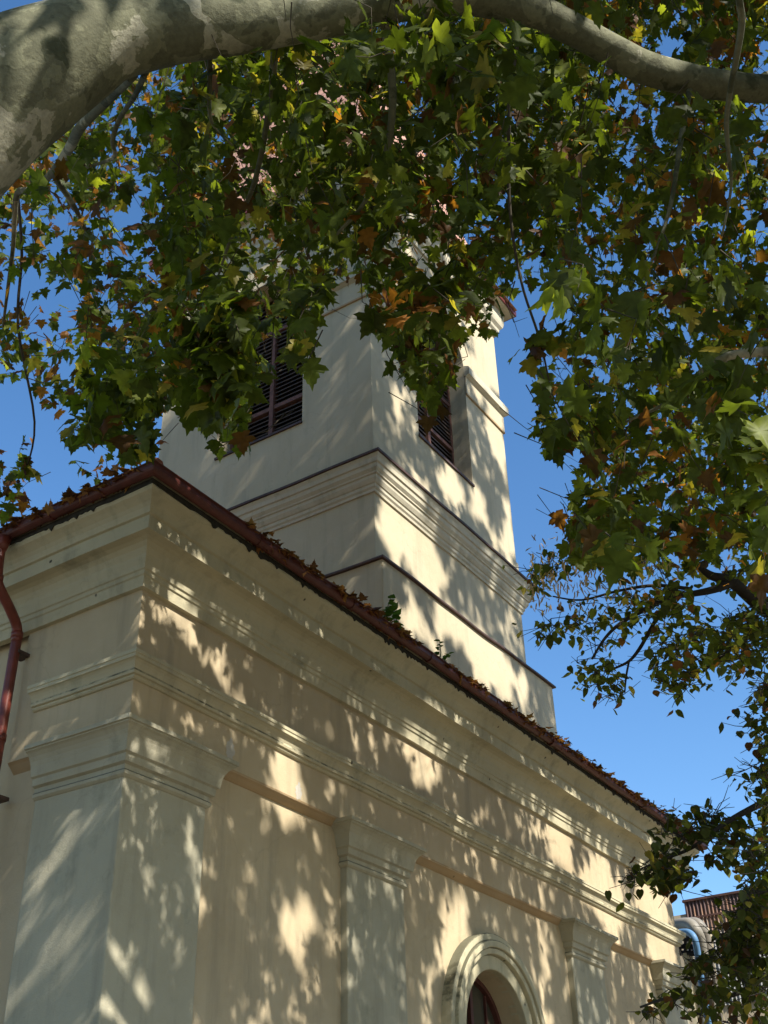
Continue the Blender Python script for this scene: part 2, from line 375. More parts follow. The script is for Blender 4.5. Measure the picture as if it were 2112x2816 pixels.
b_.build('tower_wall', M_TOWER, church)
# plinth
b_ = MB(); q = .331; b_.box(TX-q, TX+TW+q, TY-q, TY+TL+q, Z0, ZB); b_.build('tower_plinth', M_TOWER, church, bevel=.02)
b_ = MB(); b_.sweep([(q-.01,ZB-.035),(q+.05,ZB-.03),(q+.055,ZB-.008),(q+.045,ZB+.012),(.015,ZB+.12),(-.01,ZB+.15)], TR, closed=True, seg=.2, wob=.012); b_.build('plinth_flashing', M_FLASH, church)
# thin offset above cornice
b_ = MB(); b_.sweep([(-.01,7.40),(.03,7.40),(.03,7.93),(-.01,7.95)], TR, closed=True); b_.build('tower_base_band', M_TOWER, church)
# cornice
TCP = [(-.01,6.80),(.03,6.805),(.035,6.85),(.06,6.88),(.065,6.93),(.085,6.945),(.12,7.01),(.125,7.06),(.150,7.075),(.150,7.10),(.19,7.15),(.20,7.22),(.225,7.235),(.228,7.26),(.235,7.31),(.255,7.35),(.262,7.40),(.0,7.42)]
b_ = MB(); b_.sweep(TCP, TR, closed=True, seg=.3, wob=.006); b_.build('tower_cornice', M_TTRIM, church)
b_ = MB(); b_.sweep([(.255,7.375),(.290,7.38),(.292,7.42),(.03,7.50),(.02,7.50)], TR, closed=True, seg=.2, wob=.006); b_.build('cornice_flashing', M_FLASH, church)
# impost bands (interrupted by the openings)
PTH = [[(CX+HW, TY+.001), (TX+TW, TY+.001), (TX+TW, TY+TL), (TX, TY+TL), (TX+.001, CY+HW)], [(TX+.001, CY-HW), (TX+.001, TY+.001), (CX-HW, TY+.001)]]
for pth in PTH:
    b_ = MB(); c2 = MB(); c3 = MB()
    b_.sweep([(-.01,11.20),(.03,11.20),(.03,11.66),(-.01,11.67)], pth)
    c2.sweep([(.0,11.62),(.05,11.64),(.09,11.67),(.12,11.68),(.125,11.86),(.11,11.88),(.0,11.93)], pth)
    c3.sweep([(-.005,11.16),(.034,11.165),(.036,11.20),(-.005,11.205)], pth)
    b_.build('impost_band', M_TOWER, church); c2.build('impost_cap', M_TTRIM, church); c3.build('ochre_string', M_OCHRE, church)
# louvres
def louvre(mp):
    f_ = MB(); s2 = MB(); bk = MB()
    def bx(mb, a0, a1, z0, z1, d0, d1):
        V = [mp(a,z,d) for d in (d0,d1) for z in (z0,z1) for a in (a0,a1)]
        mb.add(V, [(0,1,3,2),(4,6,7,5),(0,2,6,4),(1,5,7,3),(0,4,5,1),(2,3,7,6)])
    c = (CX if mp is fty else CY)
    bx(f_, c-.045, c+.045, SILL, SPR+HW-.02, TDEP-.10, TDEP+.05)
    bx(f_, c-HW, c-HW+.06, SILL, SPR, TDEP-.07, TDEP+.05); bx(f_, c+HW-.06, c+HW, SILL, SPR, TDEP-.07, TDEP+.05)
    for z in (SILL, 9.86, 10.98, 11.78): bx(f_, c-HW, c+HW, z, z+.085, TDEP-.075, TDEP+.05)
    z = SILL+.06
    while z < SPR+HW-.12:
        hw = HW-.01 if z < SPR else math.sqrt(max(HW**2-(z-SPR+.06)**2, .01))-.01
        V = [mp(c-hw, z, TDEP-.05), mp(c+hw, z, TDEP-.05), mp(c+hw, z+.075, TDEP+.05), mp(c-hw, z+.075, TDEP+.05),
             mp(c-hw, z+.022, TDEP-.055), mp(c+hw, z+.022, TDEP-.055), mp(c+hw, z+.097, TDEP+.045), mp(c-hw, z+.097, TDEP+.045)]
        s2.add(V, [(0,1,2,3),(4,7,6,5),(0,4,5,1),(1,5,6,2),(2,6,7,3),(3,7,4,0)])
        z += .098
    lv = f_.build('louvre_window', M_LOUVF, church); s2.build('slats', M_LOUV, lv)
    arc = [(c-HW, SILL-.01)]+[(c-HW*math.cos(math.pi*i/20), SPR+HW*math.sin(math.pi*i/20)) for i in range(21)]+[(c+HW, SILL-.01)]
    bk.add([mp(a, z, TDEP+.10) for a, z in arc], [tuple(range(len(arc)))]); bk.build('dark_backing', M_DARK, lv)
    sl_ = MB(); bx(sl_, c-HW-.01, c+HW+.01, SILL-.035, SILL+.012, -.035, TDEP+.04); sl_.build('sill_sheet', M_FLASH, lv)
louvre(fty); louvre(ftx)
# top cornice, eave fascia, spire
b_ = MB(); b_.sweep([(-.01,13.9),(.04,13.91),(.05,14.0),(.10,14.06),(.11,14.13),(.17,14.2),(.19,14.27),(.20,14.33),(.21,14.62),(.39,14.60),(.40,14.64),(.2,14.7)], TR, closed=True, seg=.4, wob=.006); b_.build('eave_cornice', M_TTRIM, church)
b_ = MB(); b_.sweep([(.37,14.66),(.40,14.62),(.43,14.62),(.435,14.76),(.37,14.78)], TR, closed=True); b_.build('eave_fascia', M_REDP, church)
b_ = MB()
def sq(h, z, n=8): return [(CX+h*x, CY+h*y, z) for x, y in ((-1,-1),(1,-1),(1,1),(-1,1))]
lev = [(2.98,14.74),(2.72,15.2),(2.45,15.9),(2.2,16.8),(1.95,17.9),(.05,27.0)]
V = []; F = []
for h, z in lev: V += sq(h, z)
for i in range(len(lev)-1):
    for k in range(4): F.append((i*4+k, i*4+(k+1) % 4, i*4+4+(k+1) % 4, i*4+4+k))
F.append((20,21,22,23)); F.append((3,2,1,0)); b_.add(V, F)
sp_m, n, l, bb = mat('spire_sheet_roof')
g_ = N(n, 'ShaderNodeNewGeometry'); br = N(n, 'ShaderNodeTexBrick'); mp_ = N(n, 'ShaderNodeMapping'); mp_.inputs['Rotation'].default_value = (math.radians(90), 0, math.radians(45))
l.new(g_.outputs['Position'], mp_.inputs[0]); l.new(mp_.outputs[0], br.inputs['Vector'])
br.inputs['Scale'].default_value = 2.2; br.inputs['Color1'].default_value = (.55,.30,.20,1); br.inputs['Color2'].default_value = (.48,.25,.17,1); br.inputs['Mortar'].default_value = (.28,.14,.10,1); br.inputs['Mortar Size'].default_value = .02
l.new(br.outputs['Color'], bb.inputs['Base Color']); bb.inputs['Roughness'].default_value = .6
b_.build('spire_roof', sp_m, church)

# ------------------------------------------------------------------ background hall with rusty cladding
hall = tag(empty('industrial_hall', (24, 0, GZ)), 'industrial hall with rusty corrugated cladding over a beige wall behind the church', 'building')
XH = 20.0
m, n, l, bb = mat('rusty_corrugated_sheet')
g_ = N(n, 'ShaderNodeNewGeometry'); mp_ = N(n, 'ShaderNodeMapping'); mp_.inputs['Scale'].default_value = (1, 6, .5); l.new(g_.outputs['Position'], mp_.inputs[0])
a = N(n, 'ShaderNodeTexNoise', i_Scale=1.6, i_Detail=6.0, i_Roughness=.7); l.new(mp_.outputs[0], a.inputs['Vector'])
sx = N(n, 'ShaderNodeSeparateXYZ'); l.new(g_.outputs['Position'], sx.inputs[0])
mr = N(n, 'ShaderNodeMapRange'); l.new(sx.outputs['Z'], mr.inputs[0]); mr.inputs[1].default_value = 1.2*S; mr.inputs[2].default_value = 3.0*S; mr.inputs[3].default_value = -.22; mr.inputs[4].default_value = .22
ad = N(n, 'ShaderNodeMath', operation='ADD'); l.new(a.outputs['Fac'], ad.inputs[0]); l.new(mr.outputs[0], ad.inputs[1])
r = ramp(n, [(.38, (.24,.24,.23)), (.52, (.26,.22,.18)), (.60, (.22,.10,.045)), (.70, (.075,.035,.03))]); l.new(ad.outputs[0], r.inputs[0]); l.new(r.outputs[0], bb.inputs['Base Color']); bb.inputs['Roughness'].default_value = .6
M_CORR = m
def corr(y0, y1, z0, z1, x):
    mb = MB(); ys = np.arange(y0, y1, .0212); V = []
    for i, y in enumerate(ys):
        dx = .018*math.sin(2*math.pi*(y/.085)); V += [(x+dx, y, z0), (x+dx, y, z1)]
    mb.add(V, [(2*i, 2*i+1, 2*i+3, 2*i+2) for i in range(len(ys)-1)]); return mb
corr(-6, 2.40, .80, 3.05, XH-.04).build('corrugated_cladding', M_CORR, hall)
b_ = MB(); b_.box(XH-.075, XH+.3, -14, 2.42, 3.04, 3.09); b_.box(XH-.07, XH-.06, -14, 2.40, 2.66, 2.70); b_.build('ridge_flashing', plain('rust_flashing', (.09,.045,.035), rough=.7, var=.4), hall)
b_ = MB(); b_.box(XH, XH+9, -14, 6, GZ, 2.80); b_.build('wall', plain('beige_render', (.42,.35,.25), rough=.9, var=.1, scale=2), hall)
b_ = MB(); b_.box(XH+.05, XH+8.9, -14, 2.39, 2.80, 3.04); b_.build('upper_wall', M_CORR, hall)
Z7 = lambda a, b, d: at(1700+a*.24834, 2300+b*.24834, d)
def pipe(name, col, pts, d, r, label):
    mb = MB(); P = spline([Z7(a_, c_, dd) for a_, c_, dd in pts], 6)
    P.append(np.array([P[-1][0], P[-1][1], GZ])); mb.tube(P, r, n=12)
    o = mb.build('pipe', plain(name, col, rough=.5, var=.12, scale=4), smooth=True); tag(o, label, 'pipe', 'bent pipes behind the church corner'); return o
pipe('grey_lagging', (.24,.22,.18), [(420,1060,22.2),(620,985,21.6),(780,965,21.2),(860,1035,21),(908,1150,21),(935,1340,21)], 21, .10, 'thick grey lagged pipe bending down next to the blue pipe')
pipe('grey_lagging_dark', (.20,.18,.15), [(440,1030,22.6),(690,975,21.8),(860,960,21.5),(930,1030,21.4),(965,1130,21.4),(985,1340,21.4)], 21, .10, 'darker grey lagged pipe bending down between two other thick pipes')
pipe('cream_lagging', (.45,.39,.26), [(760,985,22),(930,1020,21.8),(985,1075,21.7),(1008,1160,21.7),(1015,1340,21.7)], 21, .075, 'cream coloured pipe, outermost of the bent bundle')
pipe('blue_paint', (.10,.21,.36), [(560,1080,21.4),(740,1060,20.9),(810,1085,20.7),(850,1150,20.6),(880,1300,20.6),(912,1540,20.6)], 20.6, .06, 'slim bright blue pipe bending down beside the church corner')
rack = tag(empty('pipe_rack', tuple(Z7(770,1400,21.2)*np.array([1,1,0])+np.array([0,0,GZ]))), 'dark metal pipe rack on pale posts beside the church corner', 'pipe rack')
M_POST = plain('pale_post_paint', (.55,.50,.36), var=.1)
for a_ in (742, 770, 800):
    b_ = MB(); t = Z7(a_, 1295, 21.2); b_.box(t[0]-.035, t[0]+.035, t[1]-.035, t[1]+.035, GZ, t[2]); b_.build('post', M_POST, rack)
b_ = MB()
for z0 in (1130, 1290, 1215):
    p0 = Z7(680, z0, 21.3); p1 = Z7(850, z0+10, 21.1); b_.tube([p0, p1], .05, n=6)
for a_ in (690, 745, 800, 840):
    b_.tube([Z7(a_, 1100, 21.25), Z7(a_-6, 1320, 21.2)], .03, n=6)
b_.build('frame', plain('black_steel', (.02,.02,.022), rough=.5), rack)

# ------------------------------------------------------------------ leaves
def leaf_mats(name, transl=.48, rough=.5):
    m, n, l, b = mat(name)
    at_ = N(n, 'ShaderNodeAttribute', attribute_name='leafcol'); geo = N(n, 'ShaderNodeNewGeometry')
    a = N(n, 'ShaderNodeTexNoise', i_Scale=26.0, i_Detail=4.0); l.new(geo.outputs['Position'], a.inputs['Vector'])
    r = ramp(n, [(.3, g3(.72)), (.7, g3(1.2))]); l.new(a.outputs['Fac'], r.inputs[0])
    mu = N(n, 'ShaderNodeMixRGB', blend_type='MULTIPLY'); mu.inputs[0].default_value = 1; l.new(at_.outputs['Color'], mu.inputs[1]); l.new(r.outputs[0], mu.inputs[2])
    l.new(mu.outputs[0], b.inputs['Base Color']); b.inputs['Roughness'].default_value = rough; b.inputs['Specular IOR Level'].default_value = .2
    t = N(n, 'ShaderNodeBsdfTranslucent'); 
    sat = N(n, 'ShaderNodeMixRGB', blend_type='MULTIPLY'); sat.inputs[0].default_value = 1; l.new(mu.outputs[0], sat.inputs[1]); sat.inputs[2].default_value = (2.5, 2.5, .8, 1)
    l.new(sat.outputs[0], t.inputs['Color'])
    mx = N(n, 'ShaderNodeMixShader'); mx.inputs[0].default_value = transl
    l.new(b.outputs[0], mx.inputs[1]); l.new(t.outputs[0], mx.inputs[2]); l.new(mx.outputs[0], n['Material Output'].inputs['Surface'])
    return m
_h = [(.10,-.07),(.24,-.05),(.46,-.02),(.40,.10),(.33,.17),(.52,.24),(.66,.42),(.50,.42),(.44,.50),(.28,.46),(.30,.62),(.20,.66),(.17,.80),(.08,.84)]
PLANE = np.array([(0,0)]+_h+[(0,1.08)]+[(-x,y) for x, y in reversed(_h)])
_s = [(.42,-.02),(.30,.15),(.62,.42),(.28,.46),(.18,.72)]
PLANE_LO = np.array([(0,0)]+_s+[(0,1.05)]+[(-x,y) for x, y in reversed(_s)])
_o = [(.20,-.06),(.38,.08),(.45,.30),(.38,.55),(.20,.80)]
LIND = np.array([(0,0)]+_o+[(0,1.05)]+[(-x,y) for x, y in reversed(_o)])
def leaves(P, size, Y, NRM, colr, outline, fold=.28, curl=.30):
    """one array of leaves. P base points, size, Y tip direction, NRM approx normal"""
    n = len(P); k = len(outline)
    Y = Y/np.linalg.norm(Y, axis=1)[:, None]
    X = np.cross(Y, NRM); X /= np.linalg.norm(X, axis=1)[:, None]+1e-9
    Z = np.cross(X, Y)
    o = np.vstack([[0, .34], outline])                       # hub vertex first
    cv = curl*RNG.uniform(-.3, 1.3, n); fo = fold*RNG.uniform(-.2, 1.4, n); tw = RNG.normal(0, .18, n)
    wx = RNG.uniform(.75, 1.12, n)
    ox = o[:, 0][None]*wx[:, None]; oy = np.repeat(o[:, 1][None], n, 0)
    oz = -fo[:, None]*np.abs(ox) - cv[:, None]*(oy-.1)**2*.6 + tw[:, None]*ox*oy + .05*np.sin(7*ox+5*oy+P[:, :1]*9)
    V = P[:, None]+size[:, None, None]*(ox[..., None]*X[:, None]+oy[..., None]*Y[:, None]+oz[..., None]*Z[:, None])
    idx = np.arange(k); f = np.stack([np.zeros(k, int), 1+idx, 1+(idx+1) % k], 1)
    F = (f[None]+(np.arange(n)*(k+1))[:, None, None]).reshape(-1, 3)
    return V.reshape(-1, 3), F, np.repeat(colr, k+1, 0)
def leaf_mesh(name, parts, m, parent, extra=None, m2=None):
    V = []; F = []; Cc = []; off = 0
    for v, f, c in parts: V.append(v); F.append(f+off); Cc.append(c); off += len(v)
    V = np.vstack(V); F = np.vstack(F); Cc = np.vstack(Cc)
    b = BASE[parent.name] if parent is not None else np.zeros(3)
    n0 = len(F)
    if extra is not None:
        fx = np.array([t for q in extra.f for t in ((q[0],q[1],q[2]),(q[0],q[2],q[3]))]); V2 = np.array(extra.v)
        F = np.vstack([F, fx+len(V)]); V = np.vstack([V, V2]); Cc = np.vstack([Cc, np.full((len(V2), 3), .05)])
    me = bpy.data.meshes.new(name); me.vertices.add(len(V)); me.vertices.foreach_set('co', ((V-b)*S).astype(np.float32).ravel())
    me.loops.add(len(F)*3); me.loops.foreach_set('vertex_index', F.astype(np.int32).ravel())
    me.polygons.add(len(F)); me.polygons.foreach_set('loop_start', np.arange(0, len(F)*3, 3, dtype=np.int32)); me.polygons.foreach_set('loop_total', np.full(len(F), 3, np.int32))
    at_ = me.attributes.new('leafcol', 'FLOAT_COLOR', 'POINT'); at_.data.foreach_set('color', np.hstack([Cc, np.ones((len(Cc), 1))]).astype(np.float32).ravel())
    me.update(calc_edges=True); me.materials.append(m)
    if extra is not None: me.materials.append(m2); me.polygons.foreach_set('material_index', (np.arange(len(F)) >= n0).astype(np.int32))
    o = bpy.data.objects.new(name, me); COL.objects.link(o); BASE[o.name] = b
    if parent is not None: o.parent = parent
    return o
PALS = {'green': [(.040,.056,.008),(.050,.068,.009),(.064,.083,.011),(.041,.054,.010)], 'yellow': [(.13,.15,.02),(.11,.13,.02),(.20,.17,.03)],
        'rust': [(.085,.040,.014),(.11,.048,.015),(.065,.034,.014)], 'orange': [(.26,.115,.022),(.20,.085,.02)]}
def cols(n, pg, py, pr, po):
    keys = ['green', 'yellow', 'rust', 'orange']; k = RNG.choice(4, n, p=np.array([pg, py, pr, po])/(pg+py+pr+po)); out = np.zeros((n, 3))
    for i in range(n):
        p = PALS[keys[k[i]]]; out[i] = p[RNG.integers(len(p))]
    return out*RNG.uniform(.8, 1.6, (n, 1))
def inpoly(x, y, poly):
    poly = np.asarray(poly, float); x = np.asarray(x); y = np.asarray(y); c = np.zeros(x.shape, bool); j = len(poly)-1
    for i in range(len(poly)):
        xi, yi = poly[i]; xj, yj = poly[j]
        t = ((yi > y) != (yj > y)) & (x < (xj-xi)*(y-yi)/((yj-yi) if yj != yi else 1e-9)+xi); c ^= t; j = i
    return c
def noise2(x, y, s, seed):
    """smooth value noise"""
    g = np.random.default_rng(seed).random((64, 64)); x = np.asarray(x)/s; y = np.asarray(y)/s
    xi = np.floor(x).astype(int); yi = np.floor(y).astype(int); fx = x-xi; fy = y-yi; fx = fx*fx*(3-2*fx); fy = fy*fy*(3-2*fy)
    G = lambda a, b: g[a % 64, b % 64]
    return (G(xi,yi)*(1-fx)+G(xi+1,yi)*fx)*(1-fy)+(G(xi,yi+1)*(1-fx)+G(xi+1,yi+1)*fx)*fy
UPV = np.array([0, 0, 1.0])
K_ = 1.2731
# outline of the visible plane foliage (traced, in view px of the photograph), used to keep leaves out of the open sky
FOL = [(-400,-600),(-400,1110),(20,1120),(60,1040),(100,990),(150,970),(170,1030),(215,1045),(260,960),(300,1015),(335,965),(380,880),(415,900),(440,985),(500,985),(535,955),(542,900),(556,770),(588,715),(610,705),(628,790),(640,840),(662,745),(695,690),(720,625),(770,585),(800,700),(845,780),(880,865),(925,915),(945,860),(985,790),(1045,735),(1085,660),(1120,620),(1215,640),(1240,690),(1190,820),(1150,905),(1185,1010),(1270,1010),(1215,1130),(1225,1205),(1300,1240),(1420,1260),(1540,1250),(1600,1260),(2100,1300),(2100,-600)]
FOLP = [(a*K_, b*K_) for a, b in FOL]
def in_frame(px, py, z, mar=0): return (z > .1) & (px > -mar) & (px < 2112+mar) & (py > -mar) & (py < 2816+mar)

# ------------------------------------------------------------------ the plane tree
plane = tag(empty('plane_tree', (-7.5, -.6, GZ)), 'huge plane tree with mottled limb and autumn leaves hanging over the church', 'tree')
def barkmat(name, c0, c1, c2, scale=2.2):
    m, n, l, b = mat(name)
    geo = N(n, 'ShaderNodeNewGeometry')
    wv = N(n, 'ShaderNodeTexNoise', i_Scale=3.0, i_Detail=3.0); l.new(geo.outputs['Position'], wv.inputs['Vector'])
    mm = N(n, 'ShaderNodeMixRGB'); mm.inputs[0].default_value = .22; l.new(geo.outputs['Position'], mm.inputs[1]); l.new(wv.outputs['Color'], mm.inputs[2])
    vo = N(n, 'ShaderNodeTexVoronoi', i_Scale=scale*3, i_Randomness=1.0); l.new(mm.outputs[0], vo.inputs['Vector'])
    no = N(n, 'ShaderNodeTexNoise', i_Scale=scale, i_Detail=6.0, i_Roughness=.6); l.new(geo.outputs['Position'], no.inputs['Vector'])
    sp = N(n, 'ShaderNodeSeparateColor'); l.new(vo.outputs['Color'], sp.inputs[0])
    ad = N(n, 'ShaderNodeMath', operation='MULTIPLY_ADD'); l.new(sp.outputs[0], ad.inputs[0]); ad.inputs[1].default_value = .16; l.new(no.outputs['Fac'], ad.inputs[2])
    r = ramp(n, [(.44, c0), (.47, c1), (.58, tuple(q*.85 for q in c1)), (.595, tuple(q*1.35 for q in c1)), (.67, tuple(q*1.2 for q in c1)), (.685, c2)]); l.new(ad.outputs[0], r.inputs[0])
    fn = N(n, 'ShaderNodeTexNoise', i_Scale=34.0, i_Detail=5.0, i_Roughness=.7); l.new(geo.outputs['Position'], fn.inputs['Vector'])
    rr = ramp(n, [(.3, g3(.72)), (.7, g3(1.12))]); l.new(fn.outputs['Fac'], rr.inputs[0])
    mu = N(n, 'ShaderNodeMixRGB', blend_type='MULTIPLY'); mu.inputs[0].default_value = 1; l.new(r.outputs[0], mu.inputs[1]); l.new(rr.outputs[0], mu.inputs[2])
    l.new(mu.outputs[0], b.inputs['Base Color']); b.inputs['Roughness'].default_value = .85; b.inputs['Specular IOR Level'].default_value = .2
    ah = N(n, 'ShaderNodeMath', operation='MULTIPLY_ADD'); l.new(ad.outputs[0], ah.inputs[0]); ah.inputs[1].default_value = 2.0; l.new(fn.outputs['Fac'], ah.inputs[2])
    bp = N(n, 'ShaderNodeBump', i_Strength=.5, i_Distance=.012); l.new(ah.outputs[0], bp.inputs['Height']); l.new(bp.outputs[0], b.inputs['Normal'])
    return m
M_BARK = barkmat('plane_bark', (.065,.07,.04), (.135,.135,.085), (.34,.325,.24))
M_TWIG = plain('twig_bark', (.055,.045,.03), rough=.85, var=.4)
M_LBARK = plain('dark_linden_bark', (.035,.03,.024), rough=.9, var=.4, scale=14, bump=.6)
def rough_tube(pts, rad, n, amp):
    mb = MB(); mb.tube(pts, rad, n=n)
    V = np.array(mb.v); nn = len(pts)
    for i in range(nn):
        c = np.array(pts[i]); 
        for k in range(n):
            a = 2*math.pi*k/n; s_ = 1+amp*(math.sin(3*a+i*.55)+.6*math.sin(2*a-i*.31)+.5*math.sin(5*a+i*.9))
            V[i*n+k] = c+(V[i*n+k]-c)*s_
    mb.v = [tuple(q) for q in V]; return mb
LP = [(-420,640,6.2,215),(-250,480,6.4,205),(-80,325,6.6,190),(80,210,6.75,172),(215,135,6.9,142),(330,98,7.0,114),(480,78,7.1,92),(700,62,7.25,76),(900,36,7.4,64),(1100,2,7.5,56),(1280,-12,7.55,52),(1440,22,7.6,47),(1594,90,7.65,42),(1700,148,7.7,43),(1789,192,7.75,44),(1936,226,7.8,41),(2107,246,7.9,38),(2350,250,8.1,34),(2700,180,8.4,26),(3100,60,8.9,14)]
lpts = [at(a, b, d) for a, b, d, r in LP]; lrad = [r*d/FPX for a, b, d, r in LP]
tb = lpts[0]; tbase = np.array([-7.6, -.4, GZ]); BASE_T = tbase
tk = [tbase, tbase+np.array([.05,.02,.9]), tbase+np.array([.35,0,2.2]), tbase*.45+tb*.55+np.array([-.25,.1,.2])]
full = spline(tk+lpts, 5); fr = [float(v) for v in np.interp(np.linspace(0, len(tk+lpts)-1, len(full)), range(len(tk+lpts)), [.85,.72,.66,.56]+lrad)]
cut = 5*len(tk)+1
rough_tube(full[:cut+1], fr[:cut+1], 26, .018).build('trunk', M_BARK, plane, smooth=True)
limb = rough_tube(full[cut:], fr[cut:], 30, .016).build('limb', M_BARK, plane, smooth=True)
# second, upright leader that carries the upper crown (outside the picture)
lead = spline([full[14], np.array([-7.3,-.9,1.5]), np.array([-6.9,-2.2,6.5]), np.array([-6.0,-3.6,12.0]), np.array([-5.0,-4.6,17.0])], 6)
rough_tube(lead, list(np.linspace(.42,.06,len(lead))), 18, .03).build('limb', M_BARK, plane, smooth=True)
def branch(name, pix, m, parent, n=8, k=5):
    P = spline([at(a, b, d) for a, b, d, r in pix], k); R = np.interp(np.linspace(0, len(pix)-1, len(P)), range(len(pix)), [r*d/FPX for a, b, d, r in pix])
    mb = MB(); mb.tube(P, [float(q) for q in R], n=n); return mb.build(name, m, parent, smooth=True)
# pale side branches seen under the limb
branch('branch', [(365,205,7.2,16),(300,270,7.9,15),(225,345,8.6,15),(195,400,9.2,14),(165,450,9.8,13),(148,480,10.3,9),(190,545,10.8,8),(225,610,11.2,6),(232,660,11.4,3)], M_BARK, plane)
branch('branch', [(165,450,9.8,10),(120,500,10.3,11),(80,525,10.7,11),(48,530,11,8),(40,600,11.3,7),(36,680,11.5,6),(22,790,11.7,5),(8,900,12,3)], M_BARK, plane)
branch('branch', [(400,200,7.3,9),(370,265,8,8),(330,325,8.5,7),(310,385,8.8,7),(316,425,9,6),(300,440,9.2,5),(215,470,9.6,4),(180,500,9.9,3)], M_BARK, plane)
branch('branch', [(575,140,7.3,8),(577,210,7.4,7),(576,300,7.5,6),(590,350,7.6,4),(640,400,7.7,3)], M_BARK, plane)
branch('branch', [(2700,180,8.4,16),(2400,-300,6.6,13),(2150,-260,5.8,11),(2040,-60,5.4,10),(2040,60,5.5,10),(2025,160,5.6,9),(2008,250,5.8,8),(1998,340,5.9,7),(2004,430,6,6),(2010,520,6.1,4),(1985,650,6.2,3)], M_BARK, plane)
branch('branch', [(1900,225,7.8,9),(1870,400,7.4,8),(1845,560,7.2,6),(1800,700,7.1,4),(1760,780,7,3)], M_BARK, plane)
branch('branch', [(3000,90,8.8,16),(2700,420,8.2,17),(2250,900,7.6,16),(2000,980,7.7,12),(1900,1050,7.8,10),(1830,1110,7.9,6),(1720,1160,8,3)], M_BARK, plane)
branch('branch', [(760,80,7.3,12),(740,300,7.9,9),(700,500,8.4,7),(640,640,8.8,5),(600,760,9,3)], M_BARK, plane)
branch('branch', [(1050,20,7.5,14),(1080,250,7.6,11),(1060,430,7.8,9),(1000,560,8,6),(920,650,8.2,4)], M_BARK, plane)

HOLES = [(.65,1.40,.30,.09),(1.3,1.40,.3,.06),(4.4,1.40,.3,.08),(8.6,1.40,.5,.08),  # open places in the crown where the sun reaches the wall: wall x, z, radius x, radius z
 (.48,1.21,.30,.13),(.92,1.03,.34,.17),(1.30,.78,.24,.16),(2.1,.25,.30,.40),(4.7,1.15,.45,.35),(5.35,-.55,.42,.60),(9.5,.8,.8,.5),(6.72,8.45,.55,.75),(7.5,8.3,.75,.75),(6.73,6.24,.35,.35),
 (8.6,7.0,1.3,.8),(9.4,6.4,.9,.5),(10.9,15.2,1.0,1.4),(10.9,13.0,.5,1.0),(8.9,10.3,.5,.4),(.1,-1.9,.35,.25),(2.4,-1.0,.3,.35),(11.5,.8,.7,.9),(8.2,1.2,.4,.5),(7.6,9.6,.35,.3)]
def open_at(x, y, z):
    """True where this spot lies on a sun path to one of the open places"""
    xs = x-y/3.2; zs = z+y*.9375; h = np.zeros(len(x), bool)
    for cx, cz, rx, rz in HOLES:
        h |= ((xs-cx)/rx+.7*(noise2(zs*3, xs, .5, 5)-.5))**2+((zs-cz)/rz+.7*(noise2(xs*3, zs, .5, 9)-.5))**2 < 1
    for q, r in LIMB_SUN:                                    # gaps above the limb that let sun onto its bark
        qx, qy, qz = q; d = (xs-(qx-qy/3.2))**2+((zs-(qz+qy*.9375))*.9)**2
        h |= (d < (1.6*r*(.7+.6*noise2(xs*4, zs*4, .5, 13)))**2) & (y < qy-.15)
    return h
LIMB_SUN = [(at(a, b, d), r) for a, b, d, r in ((1540,60,7.5,.10),(1600,85,7.55,.11),(1680,130,7.6,.08),(1760,165,7.65,.11),(1830,195,7.7,.09),(330,30,6.75,.13),(400,50,6.8,.10),(300,90,6.6,.06),(385,120,6.8,.06),(80,380,6.35,.07),(180,330,6.5,.06),(200,290,6.5,.05),(870,8,7.1,.06))]
parts = []; twigs = MB(); balls = []
def shoot(tip, size, n, pal, length, lo=False, store=parts, droop=1.0, twig=True):
    """a hanging twig ending at tip with n leaves along it"""
    d = np.array([RNG.normal(0, .55), RNG.normal(0, .55), 1.0*droop]); d /= np.linalg.norm(d)
    top = tip+d*length
    if twig: twigs.tube([tip, tip*.5+top*.5+RNG.normal(0, .04, 3), top], [.0015, .003, .0045], n=4, cap=False)
    t = np.linspace(0, 1, n)**1.1
    P = tip[None]*(1-t)[:, None]+top[None]*t[:, None]
    side = RNG.normal(0, 1, (n, 3)); side[:, 2] = RNG.normal(-.1, .3, n); side /= np.linalg.norm(side, axis=1)[:, None]
    P = P+side*(size*RNG.uniform(.2, .55, n))[:, None]
    Y = side*.55+np.array([0, 0, -.9])+RNG.normal(0, .25, (n, 3))
    nr = UPV*.75+side*.7+RNG.normal(0, .35, (n, 3))
    sz = size*RNG.uniform(.65, 1.2, n)
    return P, sz, Y, nr, cols(n, *pal)
bufs = {}
def put(key, t): bufs.setdefault(key, []).append(t)
LPX = [proj(q) for q in lpts]
def ok_view(P):
    px, py, z = proj(P); f = in_frame(px, py, z, 25)
    jx = 40*(noise2(px, py, 40, 91)-.5)*2+RNG.normal(0, 12, len(px)); jy = RNG.normal(0, 16, len(px))+50*(noise2(py, px, 45, 92)-.45)*2
    ok = inpoly(px+jx, py+jy, FOLP)
    for i in range(len(LPX)-1):                              # the limb itself stays free of leaves in front where the photo shows it bare
        (ax, ay, az), (bx, by, bz) = LPX[i], LPX[i+1]
        mx_ = (ax+bx)/2
        if 840 < mx_ < 1490: continue
        t = np.clip(((px-ax)*(bx-ax)+(py-ay)*(by-ay))/((bx-ax)**2+(by-ay)**2), 0, 1)
        d = np.hypot(px-ax-t*(bx-ax), py-ay-t*(by-ay)); r_ = (LP[i][3]*(1-t)+LP[i+1][3]*t)
        ok &= ~((d < r_+18) & (z < az+.3) & (px < 2030))
    return (~f) | ok
